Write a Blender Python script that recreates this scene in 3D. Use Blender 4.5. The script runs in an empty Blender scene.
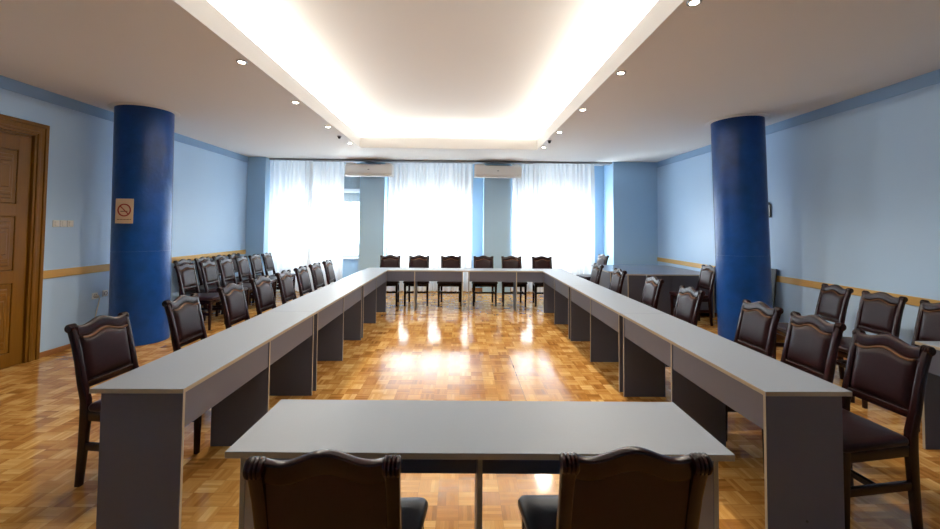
import bpy, bmesh, math, random
from mathutils import Vector, Matrix
random.seed(7)
S = bpy.context.scene
COL = S.collection
PI = math.pi

# ------------------------------------------------------------------ helpers
def lin(r, g, b):
    f = lambda c: (c/255/12.92) if c/255 <= .04045 else ((c/255+.055)/1.055)**2.4
    return (f(r), f(g), f(b), 1)

class MB:
    """Collects shapes and links them as ONE mesh object."""
    def __init__(self): self.bm = bmesh.new()
    def box(self, x0, x1, y0, y1, z0, z1, bev=0.0, mi=0, edge_axes=None, edge_mi=1, seg=1):
        r = bmesh.ops.create_cube(self.bm, size=1.0)
        vs = r['verts']
        for v in vs:
            v.co = Vector((x0+(v.co.x+.5)*(x1-x0), y0+(v.co.y+.5)*(y1-y0), z0+(v.co.z+.5)*(z1-z0)))
        fs = {f for v in vs for f in v.link_faces}
        for f in fs:
            f.normal_update(); f.material_index = mi
            if edge_axes is not None:
                n = f.normal
                ax = max(range(3), key=lambda i: abs(n[i]))
                if ax in edge_axes: f.material_index = edge_mi
        if bev > 0:
            es = list({e for v in vs for e in v.link_edges})
            bmesh.ops.bevel(self.bm, geom=es, offset=bev, segments=seg, affect='EDGES', profile=.5, clamp_overlap=True)
        return self
    def rings(self, rings, closed=True, cap=True, mi=0):
        """rings: list of lists of points, skinned in order."""
        bm = self.bm
        vr = [[bm.verts.new(p) for p in r] for r in rings]
        n = len(rings[0])
        for a, b in zip(vr[:-1], vr[1:]):
            for i in range(n if closed else n-1):
                j = (i+1) % n
                f = bm.faces.new((a[i], a[j], b[j], b[i])); f.material_index = mi
        if cap and closed:
            f = bm.faces.new(vr[0][::-1]); f.material_index = mi
            f = bm.faces.new(vr[-1]); f.material_index = mi
        return self
    def tube(self, pts, r, n=8, mi=0):
        pts = [Vector(p) for p in pts]
        rs = r if isinstance(r, (list, tuple)) else [r]*len(pts)
        rings = []
        for i, p in enumerate(pts):
            t = (pts[min(i+1, len(pts)-1)] - pts[max(i-1, 0)]).normalized()
            up = Vector((0, 0, 1)) if abs(t.z) < .9 else Vector((0, 1, 0))
            a = t.cross(up).normalized(); b = a.cross(t).normalized()
            rings.append([p + rs[i]*(math.cos(2*PI*k/n)*a + math.sin(2*PI*k/n)*b) for k in range(n)])
        return self.rings(rings, mi=mi)
    def lathe(self, prof, c, axis='z', n=32, mi=0, cap=True):
        """prof: list of (radius, height)."""
        rings = []
        for r, h in prof:
            ring = []
            for k in range(n):
                a = 2*PI*k/n
                if axis == 'z': p = (c[0]+r*math.cos(a), c[1]+r*math.sin(a), c[2]+h)
                elif axis == 'x': p = (c[0]+h, c[1]+r*math.cos(a), c[2]+r*math.sin(a))
                else: p = (c[0]+r*math.cos(a), c[1]+h, c[2]+r*math.sin(a))
                ring.append(p)
            rings.append(ring)
        return self.rings(rings, cap=cap, mi=mi)
    def build(self, name, mats, parent=None, smooth=None):
        bm = self.bm
        bmesh.ops.recalc_face_normals(bm, faces=bm.faces[:])
        me = bpy.data.meshes.new(name)
        bm.to_mesh(me); bm.free()
        for m in (mats if isinstance(mats, (list, tuple)) else [mats]): me.materials.append(m)
        if smooth is not None:
            me.polygons.foreach_set('use_smooth', [True]*len(me.polygons))
            me.set_sharp_from_angle(angle=math.radians(smooth))
        o = bpy.data.objects.new(name, me); COL.objects.link(o)
        if parent: o.parent = parent
        return o

def tag(o, label=None, cat=None, group=None, kind=None):
    if label: o['label'] = label
    if cat: o['category'] = cat
    if group: o['group'] = group
    if kind: o['kind'] = kind
    return o
def empty(name, loc=(0, 0, 0), rz=0):
    o = bpy.data.objects.new(name, None); COL.objects.link(o)
    o.location = loc; o.rotation_euler = (0, 0, rz); o.empty_display_size = .1
    return o
def copy_tree(o, parent=None):
    c = o.copy(); COL.objects.link(c)
    if parent: c.parent = parent
    for ch in list(o.children): copy_tree(ch, c)
    return c
def rrect(w, d, r, n=3):
    """rounded rectangle outline, (u, v) pairs"""
    pts = []
    r = min(r, w/2*.98, d/2*.98)
    for cx, cy, a0 in ((w/2-r, d/2-r, 0), (-w/2+r, d/2-r, 90), (-w/2+r, -d/2+r, 180), (w/2-r, -d/2+r, 270)):
        for k in range(n):
            a = math.radians(a0+90*k/(n-1)); pts.append((cx+r*math.cos(a), cy+r*math.sin(a)))
    return pts

# ---------------------------------------------------------------- materials
def new_mat(name):
    m = bpy.data.materials.new(name); m.use_nodes = True
    nt = m.node_tree; b = nt.nodes['Principled BSDF']
    return m, nt, b
def N(nt, t, **kw):
    n = nt.nodes.new(t)
    for k, v in kw.items(): setattr(n, k, v)
    return n
def mth(nt, op, a, b=None, c=None):
    n = nt.nodes.new('ShaderNodeMath'); n.operation = op
    for i, x in enumerate((a, b, c)):
        if x is None: continue
        if isinstance(x, (int, float)): n.inputs[i].default_value = x
        else: nt.links.new(x, n.inputs[i])
    return n.outputs[0]
def mixc(nt, fac, a, b, mode='MIX'):
    n = nt.nodes.new('ShaderNodeMix'); n.data_type = 'RGBA'; n.blend_type = mode
    for idx, x in ((0, fac), (6, a), (7, b)):
        if isinstance(x, (int, float)): n.inputs[idx].default_value = x
        elif isinstance(x, tuple): n.inputs[idx].default_value = x
        else: nt.links.new(x, n.inputs[idx])
    return n.outputs[2]
def simple(name, col, rough=.5, spec=.5, metal=0, coat=0, var=0, vscale=8, bump=0, bscale=60, stretch=None):
    m, nt, b = new_mat(name)
    b.inputs['Base Color'].default_value = col
    b.inputs['Roughness'].default_value = rough
    b.inputs['Specular IOR Level'].default_value = spec
    b.inputs['Metallic'].default_value = metal
    b.inputs['Coat Weight'].default_value = coat
    b.inputs['Coat Roughness'].default_value = .15
    tc = N(nt, 'ShaderNodeTexCoord')
    vec = tc.outputs['Object']
    if stretch:
        mp = N(nt, 'ShaderNodeMapping'); mp.inputs['Scale'].default_value = stretch
        nt.links.new(vec, mp.inputs['Vector']); vec = mp.outputs['Vector']
    if var:
        no = N(nt, 'ShaderNodeTexNoise'); no.inputs['Scale'].default_value = vscale; no.inputs['Detail'].default_value = 5
        nt.links.new(vec, no.inputs['Vector'])
        k = mth(nt, 'MULTIPLY_ADD', no.outputs['Fac'], 2*var, 1-var)
        nt.links.new(mixc(nt, 1.0, col, k, 'MULTIPLY'), b.inputs['Base Color'])
    if bump:
        n2 = N(nt, 'ShaderNodeTexNoise'); n2.inputs['Scale'].default_value = bscale; n2.inputs['Detail'].default_value = 4
        nt.links.new(vec, n2.inputs['Vector'])
        bp = N(nt, 'ShaderNodeBump'); bp.inputs['Strength'].default_value = bump; bp.inputs['Distance'].default_value = .01
        nt.links.new(n2.outputs['Fac'], bp.inputs['Height']); nt.links.new(bp.outputs['Normal'], b.inputs['Normal'])
    return m
def emit(name, col, s):
    m, nt, b = new_mat(name)
    b.inputs['Base Color'].default_value = (.8, .8, .8, 1)
    b.inputs['Emission Color'].default_value = col; b.inputs['Emission Strength'].default_value = s
    return m

M = {}
M['wall'] = simple('pale_blue_wall_paint', lin(178, 208, 238), .45, .4, var=.03, vscale=1.5, bump=.04, bscale=90)
M['band'] = simple('mid_blue_shade_band', lin(142, 176, 212), .5, .4)  # wall blue with the shade along the wall tops put into the colour
M['pier'] = simple('grey_blue_wall_paint', lin(164, 198, 226), .5, .35, var=.02, vscale=2)
M['pillar'] = simple('pale_grey_blue_paint', lin(176, 208, 230), .5, .35, var=.02, vscale=2)
M['ceil'] = simple('ceiling_paint', lin(232, 230, 226), .8, .25, var=.015, vscale=1.2)
M['column'] = simple('deep_blue_gloss_paint', lin(12, 62, 128), .3, .36, var=.45, vscale=6, bump=.5, bscale=11)
M['white'] = simple('white_plastic', lin(225, 225, 222), .35)
M['acw'] = simple('off_white_plastic', lin(232, 230, 226), .4)
M['dark'] = simple('dark_plastic', lin(40, 42, 46), .4)
M['grey'] = simple('grey_plastic', lin(120, 120, 122), .4)
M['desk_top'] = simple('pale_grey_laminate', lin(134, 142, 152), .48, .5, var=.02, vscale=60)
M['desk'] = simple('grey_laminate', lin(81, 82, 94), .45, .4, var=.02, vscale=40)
M['edge'] = simple('beige_edge_band', lin(160, 148, 126), .45)
M['mahogany'] = simple('dark_mahogany', lin(31, 8, 8), .27, .25, coat=.08, var=.25, vscale=14, stretch=(1, 1, .15))
M['mahogany_panel'] = simple('dark_back_panel', lin(37, 11, 8), .42, .25, var=.18, vscale=10, stretch=(1, 1, .2))
M['leather'] = simple('dark_maroon_leather', lin(31, 10, 12), .34, .2, var=.18, vscale=7, bump=.06, bscale=60)
M['brass'] = simple('worn_brass_nails', lin(96, 66, 42), .6, .2, metal=.0, var=.35, vscale=60)
M['yellowwood'] = simple('yellow_wood_rail', lin(196, 158, 92), .4, .5, var=.10, vscale=10, stretch=(6, .3, 6))
M['basewood'] = simple('oak_skirting', lin(150, 100, 56), .4, var=.1, vscale=8, stretch=(6, .3, 6))
M['doorwood'] = simple('varnished_oak', lin(112, 74, 16), .4, .25, coat=.05, var=.22, vscale=9, stretch=(5, 5, .35))
M['doorwood2'] = simple('varnished_oak_dark', lin(94, 60, 12), .42, .25, coat=.05, var=.25, vscale=9, stretch=(5, 5, .35))
M['pvc'] = simple('white_window_plastic', lin(232, 236, 240), .3)
M['shutter'] = simple('grey_shutter_slats', lin(150, 158, 160), .5)
M['sill'] = simple('pale_sill', lin(205, 215, 225), .4)
M['steel'] = simple('brushed_metal', lin(170, 168, 165), .3, metal=.9)
M['cream'] = simple('cream_sign_card', lin(214, 190, 160), .5)
M['red'] = simple('sign_red', lin(150, 40, 28), .5)
M['inkbrown'] = simple('sign_ink', lin(120, 80, 60), .5)
M['paper'] = simple('white_paper', lin(225, 228, 232), .6)
M['board'] = simple('dark_slate_board', lin(38, 43, 50), .5)
M['cord'] = simple('cream_cord', lin(200, 196, 186), .5)
M['led'] = emit('halogen_glow', (1, .86, .66, 1), 60)

def floor_mat():
    m, nt, b = new_mat('mosaic_parquet')
    g = N(nt, 'ShaderNodeNewGeometry'); sx = N(nt, 'ShaderNodeSeparateXYZ')
    nt.links.new(g.outputs['Position'], sx.inputs[0])
    s = 1/.118
    X = mth(nt, 'MULTIPLY', sx.outputs[0], s); Y = mth(nt, 'MULTIPLY', sx.outputs[1], s)
    bx = mth(nt, 'FLOOR', X); by = mth(nt, 'FLOOR', Y)
    fx = mth(nt, 'FRACT', X); fy = mth(nt, 'FRACT', Y)
    par = mth(nt, 'MODULO', mth(nt, 'ADD', mth(nt, 'ADD', bx, by), 1000.0), 2.0)
    par = mth(nt, 'GREATER_THAN', par, .5)
    inv = mth(nt, 'SUBTRACT', 1.0, par)
    u = mth(nt, 'ADD', mth(nt, 'MULTIPLY', fx, par), mth(nt, 'MULTIPLY', fy, inv))      # across the fingers
    w = mth(nt, 'ADD', mth(nt, 'MULTIPLY', fy, par), mth(nt, 'MULTIPLY', fx, inv))      # along the fingers
    u5 = mth(nt, 'MULTIPLY', u, 5.0)
    fid = mth(nt, 'FLOOR', u5); fu = mth(nt, 'FRACT', u5)
    cv = N(nt, 'ShaderNodeCombineXYZ'); nt.links.new(bx, cv.inputs[0]); nt.links.new(by, cv.inputs[1])
    wn1 = N(nt, 'ShaderNodeTexWhiteNoise', noise_dimensions='3D'); nt.links.new(cv.outputs[0], wn1.inputs['Vector'])
    cv2 = N(nt, 'ShaderNodeCombineXYZ'); nt.links.new(bx, cv2.inputs[0]); nt.links.new(by, cv2.inputs[1]); nt.links.new(mth(nt, 'ADD', fid, 3.3), cv2.inputs[2])
    wn2 = N(nt, 'ShaderNodeTexWhiteNoise', noise_dimensions='3D'); nt.links.new(cv2.outputs[0], wn2.inputs['Vector'])
    t = mth(nt, 'ADD', mth(nt, 'MULTIPLY', wn1.outputs['Value'], .62), mth(nt, 'MULTIPLY', wn2.outputs['Value'], .38))
    # grain along each finger
    cg = N(nt, 'ShaderNodeCombineXYZ'); nt.links.new(mth(nt, 'MULTIPLY', u, 14.0), cg.inputs[0]); nt.links.new(mth(nt, 'MULTIPLY', w, 1.2), cg.inputs[1])
    nt.links.new(mth(nt, 'ADD', mth(nt, 'MULTIPLY', wn1.outputs['Value'], 37.0), fid), cg.inputs[2])
    gn = N(nt, 'ShaderNodeTexNoise'); gn.inputs['Scale'].default_value = 1.6; gn.inputs['Detail'].default_value = 3
    nt.links.new(cg.outputs[0], gn.inputs['Vector'])
    t = mth(nt, 'ADD', t, mth(nt, 'MULTIPLY_ADD', gn.outputs['Fac'], .4, -.2))
    cr = N(nt, 'ShaderNodeValToRGB'); e = cr.color_ramp.elements
    e[0].position = 0.0; e[0].color = lin(136, 90, 38)
    e[1].position = 1.0; e[1].color = lin(222, 183, 118)
    for p, c in ((.3, lin(170, 117, 55)), (.65, lin(197, 149, 82))):
        q = cr.color_ramp.elements.new(p); q.color = c
    nt.links.new(t, cr.inputs[0])
    # joints: faint between fingers, a bit darker between blocks
    d1 = mth(nt, 'MINIMUM', fu, mth(nt, 'SUBTRACT', 1.0, fu))
    j1 = mth(nt, 'LESS_THAN', d1, .035)
    d2 = mth(nt, 'MINIMUM', mth(nt, 'MINIMUM', fx, mth(nt, 'SUBTRACT', 1.0, fx)), mth(nt, 'MINIMUM', fy, mth(nt, 'SUBTRACT', 1.0, fy)))
    j2 = mth(nt, 'LESS_THAN', d2, .010)
    jj = mth(nt, 'MAXIMUM', mth(nt, 'MULTIPLY', j1, .18), mth(nt, 'MULTIPLY', j2, .35))
    # one open joint running towards the windows
    cx = mth(nt, 'LESS_THAN', mth(nt, 'ABSOLUTE', mth(nt, 'SUBTRACT', sx.outputs[0], .597)), .004)
    cy = mth(nt, 'LESS_THAN', mth(nt, 'ABSOLUTE', mth(nt, 'SUBTRACT', sx.outputs[1], 4.3)), .75)
    jj = mth(nt, 'MAXIMUM', jj, mth(nt, 'MULTIPLY', mth(nt, 'MULTIPLY', cx, cy), .8))
    nt.links.new(mixc(nt, jj, cr.outputs[0], lin(70, 42, 20)), b.inputs['Base Color'])
    rn = N(nt, 'ShaderNodeTexNoise'); rn.inputs['Scale'].default_value = 2.2; rn.inputs['Detail'].default_value = 4
    nt.links.new(g.outputs['Position'], rn.inputs['Vector'])
    nt.links.new(mth(nt, 'MULTIPLY_ADD', rn.outputs['Fac'], .08, .085), b.inputs['Roughness'])
    b.inputs['Specular IOR Level'].default_value = .42
    b.inputs['Coat Weight'].default_value = .0; b.inputs['Coat Roughness'].default_value = .1
    bn = N(nt, 'ShaderNodeTexNoise'); bn.inputs['Scale'].default_value = 5.0
    nt.links.new(g.outputs['Position'], bn.inputs['Vector'])
    bp = N(nt, 'ShaderNodeBump'); bp.inputs['Strength'].default_value = .10; bp.inputs['Distance'].default_value = .01
    nt.links.new(bn.outputs['Fac'], bp.inputs['Height'])
    nt.links.new(bp.outputs['Normal'], b.inputs['Normal'])
    return m
M['floor'] = floor_mat()

def curtain_mat():
    m = bpy.data.materials.new('sheer_white_curtain'); m.use_nodes = True
    nt = m.node_tree; nt.nodes.clear()
    out = N(nt, 'ShaderNodeOutputMaterial')
    d = N(nt, 'ShaderNodeBsdfDiffuse'); d.inputs[0].default_value = (.86, .86, .86, 1)
    t = N(nt, 'ShaderNodeBsdfTranslucent'); t.inputs[0].default_value = (.68, .68, .68, 1)
    tr = N(nt, 'ShaderNodeBsdfTransparent')
    m1 = N(nt, 'ShaderNodeMixShader'); m1.inputs[0].default_value = .55
    m2 = N(nt, 'ShaderNodeMixShader'); m2.inputs[0].default_value = .10
    nt.links.new(d.outputs[0], m1.inputs[1]); nt.links.new(t.outputs[0], m1.inputs[2])
    nt.links.new(m1.outputs[0], m2.inputs[1]); nt.links.new(tr.outputs[0], m2.inputs[2])
    nt.links.new(m2.outputs[0], out.inputs[0])
    return m
M['curtain'] = curtain_mat()
def glass_mat():
    m = bpy.data.materials.new('window_glass'); m.use_nodes = True
    nt = m.node_tree; nt.nodes.clear()
    out = N(nt, 'ShaderNodeOutputMaterial')
    g = N(nt, 'ShaderNodeBsdfGlossy'); g.inputs['Roughness'].default_value = .02
    tr = N(nt, 'ShaderNodeBsdfTransparent'); tr.inputs[0].default_value = (.95, .97, .98, 1)
    mx = N(nt, 'ShaderNodeMixShader'); mx.inputs[0].default_value = .07
    nt.links.new(tr.outputs[0], mx.inputs[1]); nt.links.new(g.outputs[0], mx.inputs[2]); nt.links.new(mx.outputs[0], out.inputs[0])
    return m
M['glass'] = glass_mat()

# -------------------------------------------------------------------- camera
F_PX, PPX, PPY, PITCH, YAW, ROLL, CAM_H = 413.38, 469.2, 212.34, .0354, .0190, -.0089, 1.5513
def cam_vec(x, y, z):
    c, s = math.cos(ROLL), math.sin(ROLL); x, z = c*x+s*z, -s*x+c*z
    c, s = math.cos(PITCH), math.sin(PITCH); y, z = c*y-s*z, s*y+c*z
    c, s = math.cos(YAW), math.sin(YAW); x, y = c*x+s*y, -s*x+c*y
    return Vector((x, y, z))
cd = bpy.data.cameras.new('camera'); cam = bpy.data.objects.new('camera', cd); COL.objects.link(cam)
R_, U_, B_ = cam_vec(1, 0, 0), cam_vec(0, 0, 1), -cam_vec(0, 1, 0)
mat = Matrix((R_, U_, B_)).transposed().to_4x4(); mat.translation = (0, 0, CAM_H)
cam.matrix_world = mat
cd.sensor_fit = 'HORIZONTAL'; cd.sensor_width = 36
cd.lens = F_PX/940*36
cd.shift_x = (470-PPX)/940; cd.shift_y = (PPY-264.5)/940
cd.clip_start = .05; cd.clip_end = 200
S.camera = cam

# ---------------------------------------------------------------- room shell
H = 3.095
XL, XR, YB, YF = -4.846, 4.552, -2.2, 10.15       # YF: the window wall
T = .2
DY0, DY1, DZ = 3.69, 4.73, 2.54                      # door opening
MB().box(XL-T, XR+T, YB-T, YF+T+.1, -.15, 0).build('floor', M['floor'])['kind'] = 'structure'
w = MB()
w.box(XL-T, XL, YB-T, DY0, 0, H+.5); w.box(XL-T, XL, DY1, YF+.3, 0, H+.5); w.box(XL-T, XL, DY0, DY1, DZ, H+.5)
w.box(XL-T, XL-.14, DY0, DY1, 0, DZ)
w.build('wall_left', M['wall'])['kind'] = 'structure'
MB().box(XR, XR+T, YB-T, YF+.3, 0, H+.5).build('wall_right', M['wall'])['kind'] = 'structure'
MB().box(XL, XR, YB-T, YB, 0, H+.5).build('wall_rear', M['wall'])['kind'] = 'structure'

# window wall with the two deep corner piers and the two pillars between windows
WIN = ((-4.36, -2.42), (-1.74, .28), (1.27, 3.23)); WZ0, WZ1 = .78, 2.96
PIL = ((-2.405, -1.815), (.53, 1.172)); PILY = 9.78
w = MB()
xs = [XL] + [v for p in WIN for v in p] + [XR]
for i in range(0, 8, 2): w.box(xs[i], xs[i+1], YF, YF+.3, 0, H+.5)
for a, b in WIN:
    w.box(a, b, YF, YF+.3, 0, WZ0); w.box(a, b, YF, YF+.3, WZ1, H+.5)
w.box(XL, -4.436, 9.40, YF, 0, H); w.box(3.52, XR, 9.50, YF, 0, H)
for a, b in PIL: w.box(a, b, PILY, YF, 0, H, mi=1)
w.build('wall_back', [M['pier'], M['pillar']])['kind'] = 'structure'

# ceiling with the lit tray
CX0, CX1, CY0, CY1 = -2.0, 1.492, 1.0, 8.126
FH, OUT, UP = .205, .30, .43
c = MB()
c.box(XL, CX0, YB, YF, H, H+FH); c.box(CX1, XR, YB, YF, H, H+FH)
c.box(CX0, CX1, YB, CY0, H, H+FH); c.box(CX0, CX1, CY1, YF, H, H+FH)
c.box(CX0-OUT-.1, CX1+OUT+.1, CY0-OUT-.1, CY1+OUT+.1, H+UP, H+UP+.1)
c.box(CX0-OUT-.1, CX0-OUT, CY0-OUT, CY1+OUT, H+FH, H+UP); c.box(CX1+OUT, CX1+OUT+.1, CY0-OUT, CY1+OUT, H+FH, H+UP)
c.box(CX0-OUT, CX1+OUT, CY0-OUT-.1, CY0-OUT, H+FH, H+UP); c.box(CX0-OUT, CX1+OUT, CY1+OUT, CY1+OUT+.1, H+FH, H+UP)
c.build('ceiling', M['ceil'])['kind'] = 'structure'

# darker strips painting in the shade under the ceiling, wooden chair rails, skirting
def trim(name, m, *b, bev=.0):
    o = MB().box(*b, bev=bev).build(name, m); o['kind'] = 'structure'; return o
trim('trim_shade_left', M['band'], XL, XL+.012, YB, 9.40, H-.13, H)
trim('trim_shade_right', M['band'], XR-.012, XR, YB, 9.50, H-.13, H)
trim('trim_3', M['yellowwood'], XL, XL+.018, DY1+.15, 9.40, .905, 1.0, bev=.004)
trim('trim_4', M['yellowwood'], XL, XL+.018, YB, DY0-.15, .905, 1.0, bev=.004)
trim('trim_5', M['yellowwood'], XR-.018, XR, YB, 9.50, .805, .893, bev=.004)
trim('baseboard_left', M['basewood'], XL, XL+.015, DY1+.14, 9.40, 0, .06, bev=.003)
trim('baseboard_right', M['basewood'], XR-.015, XR, YB, 9.50, 0, .06, bev=.003)
bb = MB()
for a, b in ((-4.42, PIL[0][0]), (PIL[0][1], PIL[1][0]), (PIL[1][1], 3.50)): bb.box(a, b, YF-.02, YF, 0, .07)
bb.build('baseboard_back', M['basewood'])['kind'] = 'structure'

# windows: white frames, a mullion and a transom, glass panes, handles
for i, (a, b) in enumerate(WIN):
    f = MB(); y0, y1 = YF+.06, YF+.13
    t = .07
    f.box(a, a+t, y0, y1, WZ0, WZ1, bev=.006); f.box(b-t, b, y0, y1, WZ0, WZ1, bev=.006)
    f.box(a, b, y0, y1, WZ0, WZ0+t, bev=.006); f.box(a, b, y0, y1, WZ1-t, WZ1, bev=.006)
    n = 3
    for k in range(1, n):
        xm = a+(b-a)*k/n; f.box(xm-.05, xm+.05, y0, y1, WZ0, WZ1, bev=.006)
    zt = 2.42
    f.box(a, b, y0, y1, zt-.045, zt+.045, bev=.006)
    fr = f.build('window_%d' % (i+1), M['pvc']); fr['kind'] = 'structure'
    for k in range(n):
        x0, x1 = a+(b-a)*k/n+.045, a+(b-a)*(k+1)/n-.045
        MB().box(x0, x1, YF+.09, YF+.098, WZ0+.06, zt-.04).build('pane', M['glass'], fr)
        MB().box(x0, x1, YF+.09, YF+.098, zt+.04, WZ1-.06).build('pane', M['glass'], fr)
    for xm in (a+(b-a)/n, b-.035):
        h = MB().box(xm-.016, xm+.016, y0-.012, y0, 1.50, 1.58, bev=.004)
        h.box(xm-.010, xm+.010, y0-.045, y0-.012, 1.53, 1.55); h.box(xm-.012, xm+.012, y0-.055, y0-.035, 1.42, 1.55, bev=.005)
        h.build('window_handle', M['pvc'], fr)
    sh = MB(); zz = 2.14  # shutters drawn further down to darken the curtain tops
    while zz < WZ1-.01:
        sh.box(a+.01, b-.01, YF+.205, YF+.225, zz, min(zz+.08, WZ1), bev=.004); zz += .08
    sh.build('roller_shutter', M['shutter'], fr)
    MB().box(a-.01, b+.01, YF-.10, YF+.06, WZ0-.035, WZ0, bev=.006).build('window_sill', M['sill'], fr)

# door in the left wall
d = empty('door_1', (XL, (DY0+DY1)/2, 0)); d['kind'] = 'structure'
dw = (DY1-DY0)/2
f = MB()
for s in (-1, 1):
    f.box(-.02, .035, s*dw-.005 if s > 0 else -dw-.14, dw+.14 if s > 0 else -dw+.005, 0, DZ+.14, bev=.008, seg=2)
    f.box(.02, .05, s*(dw+.035)-.018, s*(dw+.035)+.018, 0, DZ+.05, bev=.008, seg=2)
    f.box(.02, .05, s*(dw+.12)-.02, s*(dw+.12)+.02, 0, DZ+.14, bev=.008, seg=2)
f.box(-.02, .0349, -dw-.14, dw+.14, DZ-.005, DZ+.14, bev=.008, seg=2)
f.box(.02, .0505, -dw-.14, dw+.14, DZ+.10, DZ+.145, bev=.008, seg=2)
f.box(.02, .0505, -dw-.04, dw+.04, DZ+.02, DZ+.05, bev=.008, seg=2)
for s in (-1, 1): f.box(-.13, .0, min(s*dw, s*(dw-.03)), max(s*dw, s*(dw-.03)), 0, DZ)
f.box(-.13, 0, -dw, dw, DZ-.03, DZ)
f.build('door_frame', M['doorwood'], d)
lf = MB(); lw = dw-.032
lf.box(-.085, -.045, -lw, lw, .008, DZ-.032, bev=.003)
leaf = lf.build('door_leaf', M['doorwood2'], d); leaf.location.x = .042
st = MB()
zs = (.10, .92, 1.00, 1.72, 1.80, 2.36)
for y0, y1 in ((-lw, -lw+.125), (lw-.125, lw), (-.07, .07)): st.box(-.05, -.025, y0, y1, .008, DZ-.035, bev=.006, seg=2)
for z0, z1 in ((.008, .16), (.90, 1.04), (1.62, 1.76), (2.34, DZ-.035)): st.box(-.05, -.0255, -lw, lw, z0, z1, bev=.006, seg=2)
st.build('door_rails', M['doorwood'], d).location.x = .042
for y0, y1 in ((-lw+.125, -.07), (.07, lw-.125)):
    for z0, z1 in ((.16, .90), (1.04, 1.62), (1.76, 2.34)):
        p = MB()
        p.box(-.05, -.03, y0, y1, z0, z1, bev=.012)
        p.box(-.04, -.016, y0+.05, y1-.05, z0+.05, z1-.05, bev=.014, seg=2)
        for zz in (z0+.09, z1-.13): p.box(-.03, -.006, y0+.07, y1-.07, zz, zz+.04, bev=.008, seg=2)
        p.box(-.03, -.006, y0+.085, y1-.085, z0+.17, z1-.17, bev=.012, seg=2)
        p.build('door_panel', M['doorwood'], d).location.x = .042
h = MB().box(-.03, -.02, -lw+.05, -lw+.09, .95, 1.20, bev=.004)
h.tube([(-.03, -lw+.07, 1.10), (.03, -lw+.07, 1.10), (.035, -lw+.10, 1.10), (.035, -lw+.18, 1.095)], .009)
h.build('door_handle', M['steel'], d, 40).location.x = .042

# ------------------------------------------------------------------- columns
CR = .325
COLS = ((-4.275, 5.66, -.7, 'deep blue round column beside the wooden door, carrying the no smoking sign'),
        (3.975, 5.75, -1.35, 'deep blue round column by the right wall without any sign'))
for x, y, tilt, lab in COLS:
    o = MB().lathe([(CR, 0), (CR, 1.195), (CR-.004, 1.1955), (CR-.004, 1.2005), (CR, 1.201), (CR, H-.004)], (0, 0, 0), n=64).build('round_column', M['column'], None, 30)
    o.location = (x, y, 0)
    o.rotation_euler = (0, math.radians(tilt), 0)
    tag(o, lab, 'column', 'round blue columns')
    MB().lathe([(CR-.01, H-.014), (CR+.055, H-.014), (CR+.065, H-.008), (CR+.065, H), (CR-.01, H)], (0, 0, 0), n=64).build('collar', M['ceil'], o, 40)['label'] = 'white plaster collar at the ceiling'

# ---------------------------------------------------------------- no smoking sign
sx_, sy_ = COLS[0][0]-.021, COLS[0][1]
# direction on the column surface facing the camera side, slightly left
ang = math.atan2(-sy_, -sx_) - .60
sg = empty('no_smoking_sign', (sx_+(CR+.004)*math.cos(ang), sy_+(CR+.004)*math.sin(ang), 1.715), ang+PI/2)
tag(sg, 'cream no smoking sign with red ring, fixed to the left blue column', 'sign')
SW, SH = .215, .315
MB().box(-SW/2, SW/2, -.003, .004, -SH/2, SH/2, bev=.002).build('plate', M['cream'], sg)
r = MB()
n = 40; R0, R1 = .066, .082; zc = .012
ri = []
for k in range(n):
    a = 2*PI*k/n
    ri.append([(rr*math.cos(a), yy, zc+rr*math.sin(a)) for rr, yy in ((R0, -.0030), (R0, -.0055), (R1, -.0055), (R1, -.0030))])
r.rings(ri+[ri[0]], cap=False)
bar = [(-.053, .061), (-.061, .053), (.053, -.061), (.061, -.053)]
r.rings([[(x, -.003, zc+z) for x, z in bar], [(x, -.0060, zc+z) for x, z in bar]])
r.build('prohibition_ring', M['red'], sg)
cg = MB().box(-.040, .030, -.0050, -.003, zc-.022, zc-.010); cg.box(.033, .040, -.0050, -.003, zc-.022, zc-.010)
cg.box(-.045, -.041, -.0050, -.003, zc-.022, zc-.010)
cg.build('cigarette', M['inkbrown'], sg)
tl = MB()
for k, (x0, x1) in enumerate(((-.085, -.052), (-.046, -.014), (-.008, .022), (.028, .060), (.066, .085))):
    tl.box(x0, x1, -.0038, -.003, -.112, -.103)
tl.build('caption_line', M['inkbrown'], sg)

# ------------------------------------------------------------------ wall bits
def plate(name, x, y, z, wy, hz, m, face=1):
    return empty(name, (x, y, z), 0 if face > 0 else PI)
for k, (y, lab) in enumerate(((5.035, 'white light switch nearest the door frame'), (5.125, 'middle white light switch of the row beside the door'), (5.215, 'white light switch nearest the blue column'))):
    e = empty('light_switch', (XL, y, 1.548)); tag(e, lab, 'switch', 'light switches on the left wall')
    MB().box(0, .012, -.041, .041, -.041, .041, bev=.004).build('switch_plate', M['white'], e)
    MB().box(.010, .020, -.024, .024, -.030, .030, bev=.004).build('rocker', M['white'], e)
for y, z, lab in ((5.60, .595, 'white wall socket with a cord plugged in, left of the other socket'), (5.76, .607, 'empty white wall socket nearest the blue column')):
    e = empty('wall_socket', (XL, y, z)); tag(e, lab, 'socket', 'wall sockets')
    MB().box(0, .014, -.041, .041, -.041, .041, bev=.004).build('socket_plate', M['white'], e)
    s = MB().lathe([(.026, .013), (.026, .018), (.021, .018), (.020, .012)], (0, 0, 0), 'x', 20)
    s.build('socket_well', M['grey'], e, 40)
e = empty('power_cord', (XL+.02, 5.60, .59)); tag(e, 'cream cord hanging from the plugged wall socket to the floor', 'cord')
MB().lathe([(.005, -.001), (.019, .0), (.019, .028), (.012, .04), (.004, .042)], (0, 0, 0), 'x', 16).build('plug', M['cord'], e, 40)
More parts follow.
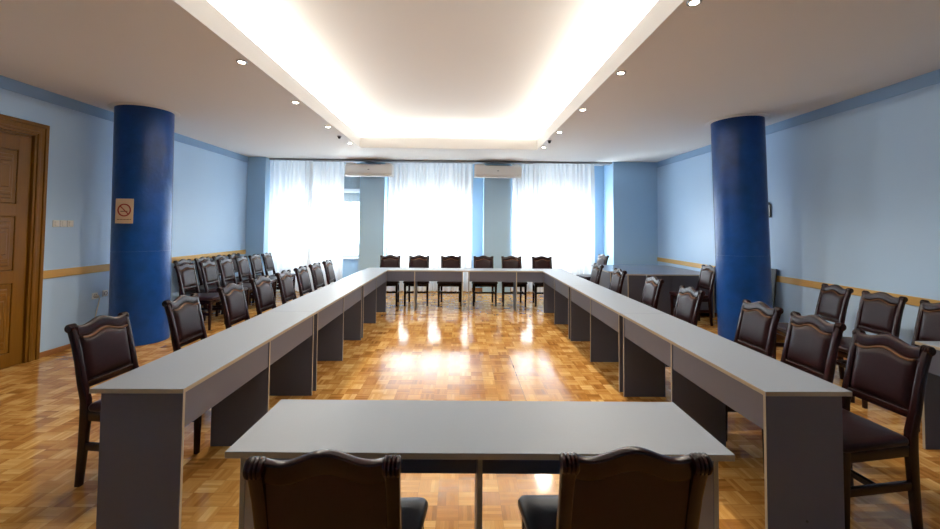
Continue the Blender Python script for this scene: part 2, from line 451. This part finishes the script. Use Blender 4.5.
MB().tube([(.035, 0, 0), (.05, .0, -.03), (.045, -.012, -.12), (.03, -.03, -.26), (.025, -.05, -.42), (.03, -.05, -.55), (.05, -.02, -.578), (.06, .05, -.584), (.03, .15, -.584)], .006).build('cable', M['cord'], e, 60)

e = empty('framed_notice', (XR, 6.06, 1.83)); tag(e, 'small white notice in a dark frame on the right wall behind the column', 'notice')
MB().box(-.018, 0, -.085, .085, -.10, .10, bev=.004).build('frame', M['dark'], e)
MB().box(-.020, -.017, -.068, .068, -.083, .083).build('paper', M['paper'], e)
for s in (-.05, .05): MB().box(-.03, 0, s-.008, s+.008, .10, .125, bev=.003).build('hook', M['dark'], e)
bm_ = MB()
bm_.box(-.012, .012, -.17, .17, 0, .99, bev=.004)
bd = bm_.build('leaning_board', M['board']); bd.location = (XR-.135, 6.02, .002); bd.rotation_euler = (0, math.radians(6), 0)
tag(bd, 'narrow dark board leaning against the right wall behind the column', 'board')

# ------------------------------------------------------------------- desks
def desk(name, L, D, x, y, rz, label, group, in0=.045, in1=.045, modesty=.010, mid=True, over=.055):
    """local x along the length, y=0 the modesty side, y=D the seat side"""
    e = empty(name, (x, y, 0), rz); tag(e, label, 'desk', group)
    t = .019
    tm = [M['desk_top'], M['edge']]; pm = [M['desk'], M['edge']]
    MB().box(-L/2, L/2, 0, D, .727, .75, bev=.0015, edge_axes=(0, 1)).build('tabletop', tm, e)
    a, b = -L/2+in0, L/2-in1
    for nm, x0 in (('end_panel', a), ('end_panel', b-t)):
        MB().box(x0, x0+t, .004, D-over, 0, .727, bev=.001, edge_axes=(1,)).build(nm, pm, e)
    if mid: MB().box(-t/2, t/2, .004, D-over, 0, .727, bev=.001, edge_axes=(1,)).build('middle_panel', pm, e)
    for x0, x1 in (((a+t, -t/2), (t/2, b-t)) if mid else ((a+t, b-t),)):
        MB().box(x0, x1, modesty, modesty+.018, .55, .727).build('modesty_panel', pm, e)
    return e
L, D = 1.845, .4525
LXI, RXI = -1.346, 1.5124
yl, yr = 2.07, 2.045
FARY = 7.621
LD = [(FARY-yl)/3]*3
for k, lab in enumerate(('grey desk at the near end of the left-hand desk row', 'middle grey desk of the left-hand desk row', 'grey desk at the far end of the left-hand desk row')):
    Lk = (FARY-yl)/3
    o = desk('conference_desk', Lk-.002, D, LXI, yl+Lk*(k+.5), PI/2, lab, 'grey conference desks', in0=.004 if k == 0 else .045)
for k, lab in enumerate(('grey desk at the near end of the right-hand desk row', 'middle grey desk of the right-hand desk row', 'grey desk at the far end of the right-hand desk row')):
    Lk = (FARY-yr)/3
    o = desk('conference_desk', Lk-.002, .4386, RXI, yr+Lk*(k+.5), -PI/2, lab, 'grey conference desks', over=.05, in1=.004 if k == 0 else .045)
    if k == 0:
        MB().lathe([(.001, 0), (.007, 0), (.007, .002), (.001, .003)], (Lk/2-.005, .20, .12), 'x', 12).build('screw_cap', M['dark'], o)
for s, lab in ((-1, 'grey desk closing the far side, left of the centre joint'), (1, 'grey desk closing the far side, right of the centre joint')):
    desk('conference_desk', 1.868, D, .0919+s*.935, FARY, 0, lab, 'grey conference desks', in0=.05, in1=.05)
desk('conference_desk', 1.81, .445, .083, 1.938, PI-.014, 'grey desk standing alone at the front with two chairs before it', 'grey conference desks', modesty=.205, over=.05, in0=.03, in1=.03)

# spare desks pushed together in the far right corner, and one by the right wall
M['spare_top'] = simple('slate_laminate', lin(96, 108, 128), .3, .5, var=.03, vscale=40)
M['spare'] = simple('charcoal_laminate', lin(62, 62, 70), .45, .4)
for k, (x0, x1, y0, lab) in enumerate(((2.885, 4.50, 7.225, 'spare desk of the far right corner block, nearest the camera'), (2.735, 4.50, 7.665, 'second spare desk of the far right corner block, sticking out left'),
        (2.80, 4.50, 8.105, 'third spare desk of the far right corner block'), (2.84, 4.50, 8.545, 'spare desk of the far right corner block, nearest the windows'))):
    e = empty('spare_desk', ((x0+x1)/2, y0, 0)); tag(e, lab, 'desk', 'spare desks in the corner')
    W = x1-x0; D2 = .4395
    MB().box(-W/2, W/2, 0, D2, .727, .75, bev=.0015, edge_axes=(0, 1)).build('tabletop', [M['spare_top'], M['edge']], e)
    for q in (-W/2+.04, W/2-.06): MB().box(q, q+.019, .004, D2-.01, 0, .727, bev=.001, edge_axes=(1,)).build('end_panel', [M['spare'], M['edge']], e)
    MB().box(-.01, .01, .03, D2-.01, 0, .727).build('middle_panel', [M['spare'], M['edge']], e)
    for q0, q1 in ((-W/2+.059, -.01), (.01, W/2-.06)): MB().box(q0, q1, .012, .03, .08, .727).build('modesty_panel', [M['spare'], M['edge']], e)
desk('spare_desk', 1.85, .45, 3.31, 2.98-.925, -PI/2, 'grey desk along the right wall, cut off by the picture edge', None, in1=.03, in0=.03)

# ------------------------------------------------------------------- chairs
def yback(z):                      # rake of the back, local y at height z
    return -.215 - max(0, z-.47)*.205
def ztop(x):
    ax = abs(x)
    if ax < .118: return .929 + .031*math.cos(PI*ax/.236)**2
    return .929 + .010*((ax-.118)/.045)**2
def make_chair():
    e = empty('leather_chair')
    wood, lea = M['mahogany'], M['leather']
    for s in (-1, 1):
        # rear post: foot to scrolled ear
        m = MB(); rings = []
        for y, z, wx, dy, x in ((-.238, 0, .034, .036, .176), (-.230, .10, .036, .040, .176), (-.220, .25, .038, .044, .176), (-.213, .40, .040, .050, .176),
                                (-.215, .50, .040, .050, .176), (yback(.60), .60, .040, .044, .176), (yback(.72), .72, .038, .040, .176), (yback(.82)-.004, .82, .038, .038, .176),
                                (yback(.88)-.010, .88, .040, .040, .176), (yback(.92)-.016, .920, .040, .042, .176)):
            rings.append([(s*x+u, y+v, z) for u, v in rrect(wx, dy, .009)])
        m.rings(rings)
        # fluted scroll rolled backwards
        prof = [(.004, -.023), (.022, -.0225), (.026, -.018)]
        for k in range(3):
            c0 = -.011+k*.011
            prof += [(.0265, c0-.0035), (.0225, c0), (.0265, c0+.0035)]
        prof += [(.026, .018), (.022, .0225), (.004, .023)]
        m.lathe(prof, (s*.176, yback(.92)-.018, .921), 'x', 18)
        m.build('back_post', wood, e, 45)
    # front legs, tapered
    for s in (-1, 1):
        m = MB(); rings = []
        for z, wd in ((0, .030), (.20, .036), (.40, .044), (.446, .044)):
            rings.append([(s*.206+u, .205+v, z) for u, v in rrect(wd, wd, .007)])
        m.rings(rings).build('leg', wood, e, 45)
    # apron
    m = MB()
    for z0, z1, g in ((.382, .446, 0),):
        for s in (-1, 1):
            m.rings([[(s*.178+u, -.19, (z0+z1)/2+v) for u, v in rrect(.022, z1-z0, .005)], [(s*.213+u, .19, (z0+z1)/2+v) for u, v in rrect(.022, z1-z0, .005)]])
        m.box(-.19, .19, .200, .222, z0, z1, bev=.004); m.box(-.165, .165, -.222, -.200, z0, z1, bev=.004)
    m.build('seat_frame', wood, e, 45)
    # stretchers
    for s in (-1, 1):
        MB().rings([[(s*.176+u, -.215, .232+v) for u, v in rrect(.022, .045, .005)], [(s*.206+u, .192, .232+v) for u, v in rrect(.022, .045, .005)]]).build('stretcher', wood, e, 45)
    MB().box(-.183, .183, -.012, .012, .214, .250, bev=.004).build('stretcher', wood, e, 45)
    # seat cushion, trapezoid with rounded edge
    m = MB(); rings = []
    def outline(k, z):
        pts = []
        r = .03
        w0, w1 = .200*k, .243*k           # half widths back/front
        y0, y1 = -.192*k+.02*(1-k), .250*k+.02*(1-k)
        for cx, cy, a0 in ((w1-r, y1-r, 0), (-w1+r, y1-r, 90), (-w0+r, y0+r, 180), (w0-r, y0+r, 270)):
            for q in range(5):
                a = math.radians(a0+22.5*q); pts.append((cx+r*math.cos(a), cy+r*math.sin(a), z))
        return pts
    for k, z in ((.95, .440), (.985, .445), (1.0, .456), (.998, .467), (.98, .477), (.94, .483), (.80, .488), (.50, .492), (.2, .493)): rings.append(outline(k, z))
    m.rings(rings).build('seat', lea, e, 50)
    # crest rail
    m = MB(); rings = []
    n = 25
    for i in range(n):
        x = -.164+.328*i/(n-1); zt = ztop(x); h = .066; zc = zt-h/2
        rings.append([(x, yback(zc+v)-.004+u, zc+v) for u, v in rrect(.032, h, .011, 4)])
    m.rings(rings).build('crest_rail', wood, e, 50)
    MB().rings([[(x, yback(.585)+u, .585+v) for u, v in rrect(.028, .045, .006)] for x in (-.164, .164)]).build('back_rail', wood, e, 45)
    # padded leather back, front side
    m = MB(); bm = m.bm; nx, nz = 14, 12; grid = []
    X0 = .157
    for j in range(nz+1):
        row = []
        for i in range(nx+1):
            x = -X0+2*X0*i/nx; t = j/nz
            z0, z1 = .602, ztop(x)-.062
            z = z0+(z1-z0)*t
            ed = min(1, (1-abs(i/nx*2-1))*5, t*7, (1-t)*7)
            ed = math.sqrt(max(0, 1-(1-ed)**2))
            row.append(bm.verts.new((x, yback(z)+.006+.022*ed, z)))
        grid.append(row)
    back = [[bm.verts.new((v.co.x, yback(v.co.z)-.002, v.co.z)) for v in row] for row in grid]
    for j in range(nz):
        for i in range(nx):
            bm.faces.new((grid[j][i], grid[j][i+1], grid[j+1][i+1], grid[j+1][i]))
            bm.faces.new((back[j][i], back[j+1][i], back[j+1][i+1], back[j][i+1]))
    for j in range(nz):
        for i in (0, nx): bm.faces.new((grid[j][i], grid[j+1][i], back[j+1][i], back[j][i]))
    for i in range(nx):
        for j in (0, nz): bm.faces.new((grid[j][i], grid[j][i+1], back[j][i+1], back[j][i]))
    pad = m.build('backrest', lea, e, 60)
    # nailed band along the top of the leather
    pts = []
    for i in range(23):
        x = -.154+.308*i/22; z = ztop(x)-.071; pts.append((x, yback(z)+.020, z))
    mb = MB(); rings = [[(p[0], p[1]+u, p[2]+v) for u, v in rrect(.014, .011, .004)] for p in pts]
    mb.rings(rings).build('nail_trim', M['brass'], pad, 60)['label'] = 'worn brass coloured nail band'
    # rear panel
    m = MB(); rings = []
    for i in range(19):
        x = -.160+.320*i/18; z1 = ztop(x)-.055; z0 = .600
        rings.append([(x, yback(z0)-.012, z0), (x, yback(z0)-.003, z0), (x, yback(z1)-.003, z1), (x, yback(z1)-.012, z1)])
    m.rings(rings).build('back_panel', M['mahogany_panel'], e, 40)
    return e
PROTO = make_chair(); USED = [False]
BK = .32                                      # distance from origin to the top of the back
def chair(hx, hy, facing, label, group, turn=0, wide=1):
    """hx, hy: where the top of the back stands; facing: angle of the sitter's view"""
    a = facing+math.radians(turn)
    o = copy_tree(PROTO) if USED[0] else PROTO
    USED[0] = True
    o.location = (hx+BK*math.cos(a), hy+BK*math.sin(a), 0)
    o.rotation_euler = (0, 0, a-PI/2); o.scale = (wide, 1, 1)
    tag(o, label, 'chair', group)
    return o
ordn = ['first', 'second', 'third', 'fourth', 'fifth', 'sixth', 'seventh', 'eighth']
GL = 'chairs along the left-hand desk row'
LY = [2.73, 3.54, 4.275, 4.90, 5.53, 6.12, 6.70, 7.31]
labs = ['dark leather chair at the near end of the left-hand desk row, nearest the door',
        'dark leather chair behind the left-hand desks, in front of the blue column'] + \
       ['dark leather chair behind the left-hand desks, %s from the near end' % ordn[k] for k in range(2, 7)] + \
       ['dark leather chair behind the left-hand desks, last one towards the windows']
for y, l, t in zip(LY, labs, (-4, 1, 0, -1, 1, 0, -1, 1)): chair(-2.34 if y > 3 else -2.32, y, 0, l, GL, t)
GR = 'chairs along the right-hand desk row'
RR = [(2.45, 2.335, 4), (2.478, 2.86, 1), (2.475, 3.38, 1), (2.37, 4.225, 0), (2.42, 5.14, -1), (2.345, 6.08, 0), (2.32, 6.96, 0)]
labs = ['dark leather chair at the near end of the right-hand desks, seat in view'] + \
       ['dark leather chair behind the right-hand desks, %s from the near end' % ordn[k] for k in range(1, 6)] + \
       ['dark leather chair behind the right-hand desks, last one towards the windows']
for (x, y, t), l in zip(RR, labs): chair(x, y, PI, l, GR, t)
for k, x in enumerate((-1.468, -.868, -.207, .472, 1.057, 1.695)):
    w_ = ['leftmost', 'second from left', 'third from left', 'third from right', 'second from right', 'rightmost'][k]
    chair(x, 8.672, -PI/2, 'dark leather chair behind the far desks before the curtains, %s' % w_, 'chairs along the far desks', 0, 1.06)
chair(-.352, 1.115, PI/2, 'dark wooden-backed chair at the front desk, left of the two, back to camera', 'chairs at the front desk', 1)
chair(.472, 1.128, PI/2, 'dark wooden-backed chair at the front desk, right of the two, back to camera', 'chairs at the front desk', -.5)
GW = 'chairs in the front row along the left wall'
for k, y in enumerate((6.41, 6.97, 7.48, 8.03, 8.54, 9.06)):
    lab = ['dark leather chair in the front wall row, right beside the left blue column'] + ['dark leather chair in the front row along the left wall, %s from the column' % ordn[i] for i in range(1, 5)] + ['dark leather chair in the front wall row, in the corner by the curtains']
    chair(-4.21, y, 0, lab[k], GW, (0, 1, 0, 1, 0, 1)[k])
GW2 = 'chairs in the back row against the left wall'
for k, y in enumerate((7.20, 7.74, 8.27, 8.80)):
    chair(-4.765, y, 0, 'dark leather chair in the back row against the left wall, %s from the column' % ordn[k], GW2)
GRW = 'chairs along the right wall'
chair(4.10, 4.46, PI, 'dark leather chair by the right wall, nearest the right blue column', GRW, -8)
chair(4.07, 3.93, PI, 'middle dark leather chair of the three by the right wall', GRW, 0)
chair(4.07, 3.40, PI, 'dark leather chair by the right wall, cut by the picture edge', GRW, 0)
chair(4.12, 6.80, PI, 'dark leather chair half hidden behind the right blue column, before the spare desks', GRW, 0)
chair(3.24, 9.37, PI, 'dark leather chair beyond the spare desks, close to the right-hand curtain', GRW, 12)

# ------------------------------------------------------- curtains and their rail
RY = 9.712
def curtain(x0, x1, label, ph, ple, dy=0):
    m = MB(); bm = m.bm; n = int((x1-x0)*130)
    zs = (.05, .5, 1.2, 2.0, 2.7, 2.95, 3.02, 3.05)
    rows = []
    rnd = random.Random(ph)
    phs = [0]
    for i in range(n): phs.append(phs[-1]+ple*(1+.35*math.sin(i*.11+ph))*(x1-x0)/n*2*PI)
    for z in zs:
        am = .048 if z < 2.9 else .016
        row = []
        for i in range(n+1):
            x = x0+(x1-x0)*i/n
            sway = .012*math.sin(x*3.1+z*.8+ph)
            row.append(bm.verts.new((x+.006*math.cos(phs[i]), RY+dy+am*math.sin(phs[i])+sway*(3.05-z)/3, z)))
        rows.append(row)
    for a, b in zip(rows[:-1], rows[1:]):
        for i in range(n): bm.faces.new((a[i], a[i+1], b[i+1], b[i]))
    o = m.build('sheer_curtain', M['curtain'], None, 80)
    tag(o, label, 'curtain', 'sheer white curtains'); return o
curtain(-4.45, -3.44, 'sheer white curtain in the left window corner', 1, 9, -.12)
curtain(-3.60, -2.735, 'sheer white curtain left of the left air conditioner', 2, 9)
curtain(-1.735, .265, 'wide sheer white curtain in the middle window between the air conditioners', 3, 9)
curtain(1.18, 1.775, 'narrow sheer white curtain just right of the right air conditioner', 4, 10)
curtain(1.66, 3.10, 'wide sheer white curtain nearest the right wall', 5, 9, -.12)
r = MB().box(-4.43, 3.515, RY-.165, RY+.045, 3.055, H-.001, bev=.006)
tag(r.build('curtain_rail', M['grey']), 'grey ceiling curtain rail running across all three windows', 'curtain rail')

# ------------------------------------------------------------ air conditioners
for cx, lab in ((-2.125, 'white air conditioner on the left pillar between the windows'), (.835, 'white air conditioner on the right pillar between the windows')):
    e = empty('air_conditioner', (cx, 9.632, 2.70)); tag(e, lab, 'air conditioner', 'air conditioners')
    W = 1.09
    m = MB()
    prof = [(0, 0), (-.10, -.005), (-.185, .022), (-.21, .06), (-.215, .20), (-.20, .255), (-.16, .27), (0, .27)]
    m.rings([[(x, y*k, z) for y, z in prof] for x, k in ((-W/2, .9), (-W/2+.015, 1), (W/2-.015, 1), (W/2, .9))])
    m.build('housing', M['acw'], e, 30)
    MB().box(-W/2+.05, W/2-.05, -.19, -.10, -.004, .018, bev=.004).build('louvre', M['white'], e)
    v = MB()
    v.box(-W/2+.28, W/2-.28, -.17, -.03, .268, .274); v.build('intake_grille', M['dark'], e)
    MB().box(-.25, .25, 0, PILY-9.632-.001, .05, .22).build('mounting_plate', M['grey'], e)
    MB().box(-.02, .02, -.2175, -.214, .135, .150).build('badge', M['grey'], e)
    b = MB()
    b.box(-W/2+.01, -W/2+.24, -.16, -.02, .268, .31, bev=.01); b.box(W/2-.18, W/2-.06, -.16, -.02, .268, .31, bev=.01)
    b.build('pipe_cover', M['white'], e)

# ------------------------------------------------------------- ceiling fittings
def downlight(x, y, label):
    e = empty('ceiling_spotlight', (x, y, H)); tag(e, label, 'spotlight', 'ceiling spotlights beside the lit tray')
    MB().lathe([(.030, -.001), (.031, -.008), (.046, -.008), (.050, 0)], (0, 0, 0), n=24).build('trim_ring', M['steel'], e, 40)
    MB().lathe([(.003, -.0125), (.018, -.0115), (.027, -.008), (.029, -.002), (.003, -.001)], (0, 0, 0), n=20).build('bulb', M['led'], e, 60)
    ld = bpy.data.lights.new('halogen_lamp', 'SPOT'); lo = bpy.data.objects.new('halogen_lamp', ld); COL.objects.link(lo)
    lo.location = (x, y, H-.03); ld.energy = SPOT_W; ld.color = (1, .89, .74); ld.spot_size = math.radians(150); ld.spot_blend = .55; ld.shadow_soft_size = .025
SPOT_W = 80
DLL = (3.90, 5.17, 6.43, 7.69); DLR = (2.73, 4.02, 5.31, 6.59, 7.85)
for k, y in enumerate(DLL): downlight(-2.09, y, 'lit ceiling spotlight left of the glowing tray, %s from the camera' % ordn[k])
for k, y in enumerate(DLR): downlight(1.57, y, 'lit ceiling spotlight right of the glowing tray, %s from the camera' % ordn[k])
for x, y, s in ((-2.11, 7.10, 'left'), (1.55, 7.25, 'right')):
    e = empty('ceiling_sensor', (x, y, H)); tag(e, 'small dark ceiling sensor between the last two spotlights on the %s' % s, 'sensor', 'ceiling sensors')
    MB().lathe([(.035, 0), (.035, -.012), (.028, -.016)], (0, 0, 0), n=20).build('sensor_base', M['grey'], e, 40)
    MB().lathe([(.026, -.014), (.024, -.035), (.012, -.048), (.002, -.05)], (0, 0, 0), n=20).build('sensor_head', M['dark'], e, 40)

# ------------------------------------------------------------------- lighting
COVE = 21; TILT = math.radians(-17)
def strip(x, y, lx, ly, wtt, rx=0, ry=0):
    ld = bpy.data.lights.new('tray_strip_light', 'AREA'); lo = bpy.data.objects.new('tray_strip_light', ld); COL.objects.link(lo)
    ld.shape = 'RECTANGLE'; ld.size = lx; ld.size_y = ly; ld.energy = wtt; ld.color = (1, .96, .89)
    lo.location = (x, y, H+FH+.03); lo.rotation_euler = (PI+rx, ry, 0)
ly = CY1-CY0
strip(CX0-.14, (CY0+CY1)/2, .04, ly, COVE*ly, 0, -TILT); strip(CX1+.14, (CY0+CY1)/2, .04, ly, COVE*ly, 0, TILT)
lx = CX1-CX0
strip((CX0+CX1)/2, CY1+.14, lx, .04, COVE*lx, -TILT); strip((CX0+CX1)/2, CY0-.14, lx, .04, COVE*lx, TILT)

wd = bpy.data.worlds.new('daylight'); S.world = wd; wd.use_nodes = True
bg = wd.node_tree.nodes['Background']
bg.inputs[0].default_value = (.88, .95, 1.0, 1); bg.inputs[1].default_value = 30
for a, b in WIN:
    ld = bpy.data.lights.new('window_portal', 'AREA'); lo = bpy.data.objects.new('window_portal', ld); COL.objects.link(lo)
    ld.shape = 'RECTANGLE'; ld.size = b-a; ld.size_y = WZ1-WZ0; ld.cycles.is_portal = True
    lo.location = ((a+b)/2, YF+.30, (WZ0+WZ1)/2); lo.rotation_euler = (-PI/2, 0, 0)

S.view_settings.view_transform = 'Standard'; S.view_settings.look = 'None'
S.view_settings.exposure = .0; S.view_settings.gamma = 1; S.view_settings.use_curve_mapping = False
cy = S.cycles
cy.max_bounces = 10; cy.diffuse_bounces = 6; cy.glossy_bounces = 4; cy.transparent_max_bounces = 12; cy.transmission_bounces = 6
cy.sample_clamp_indirect = 6
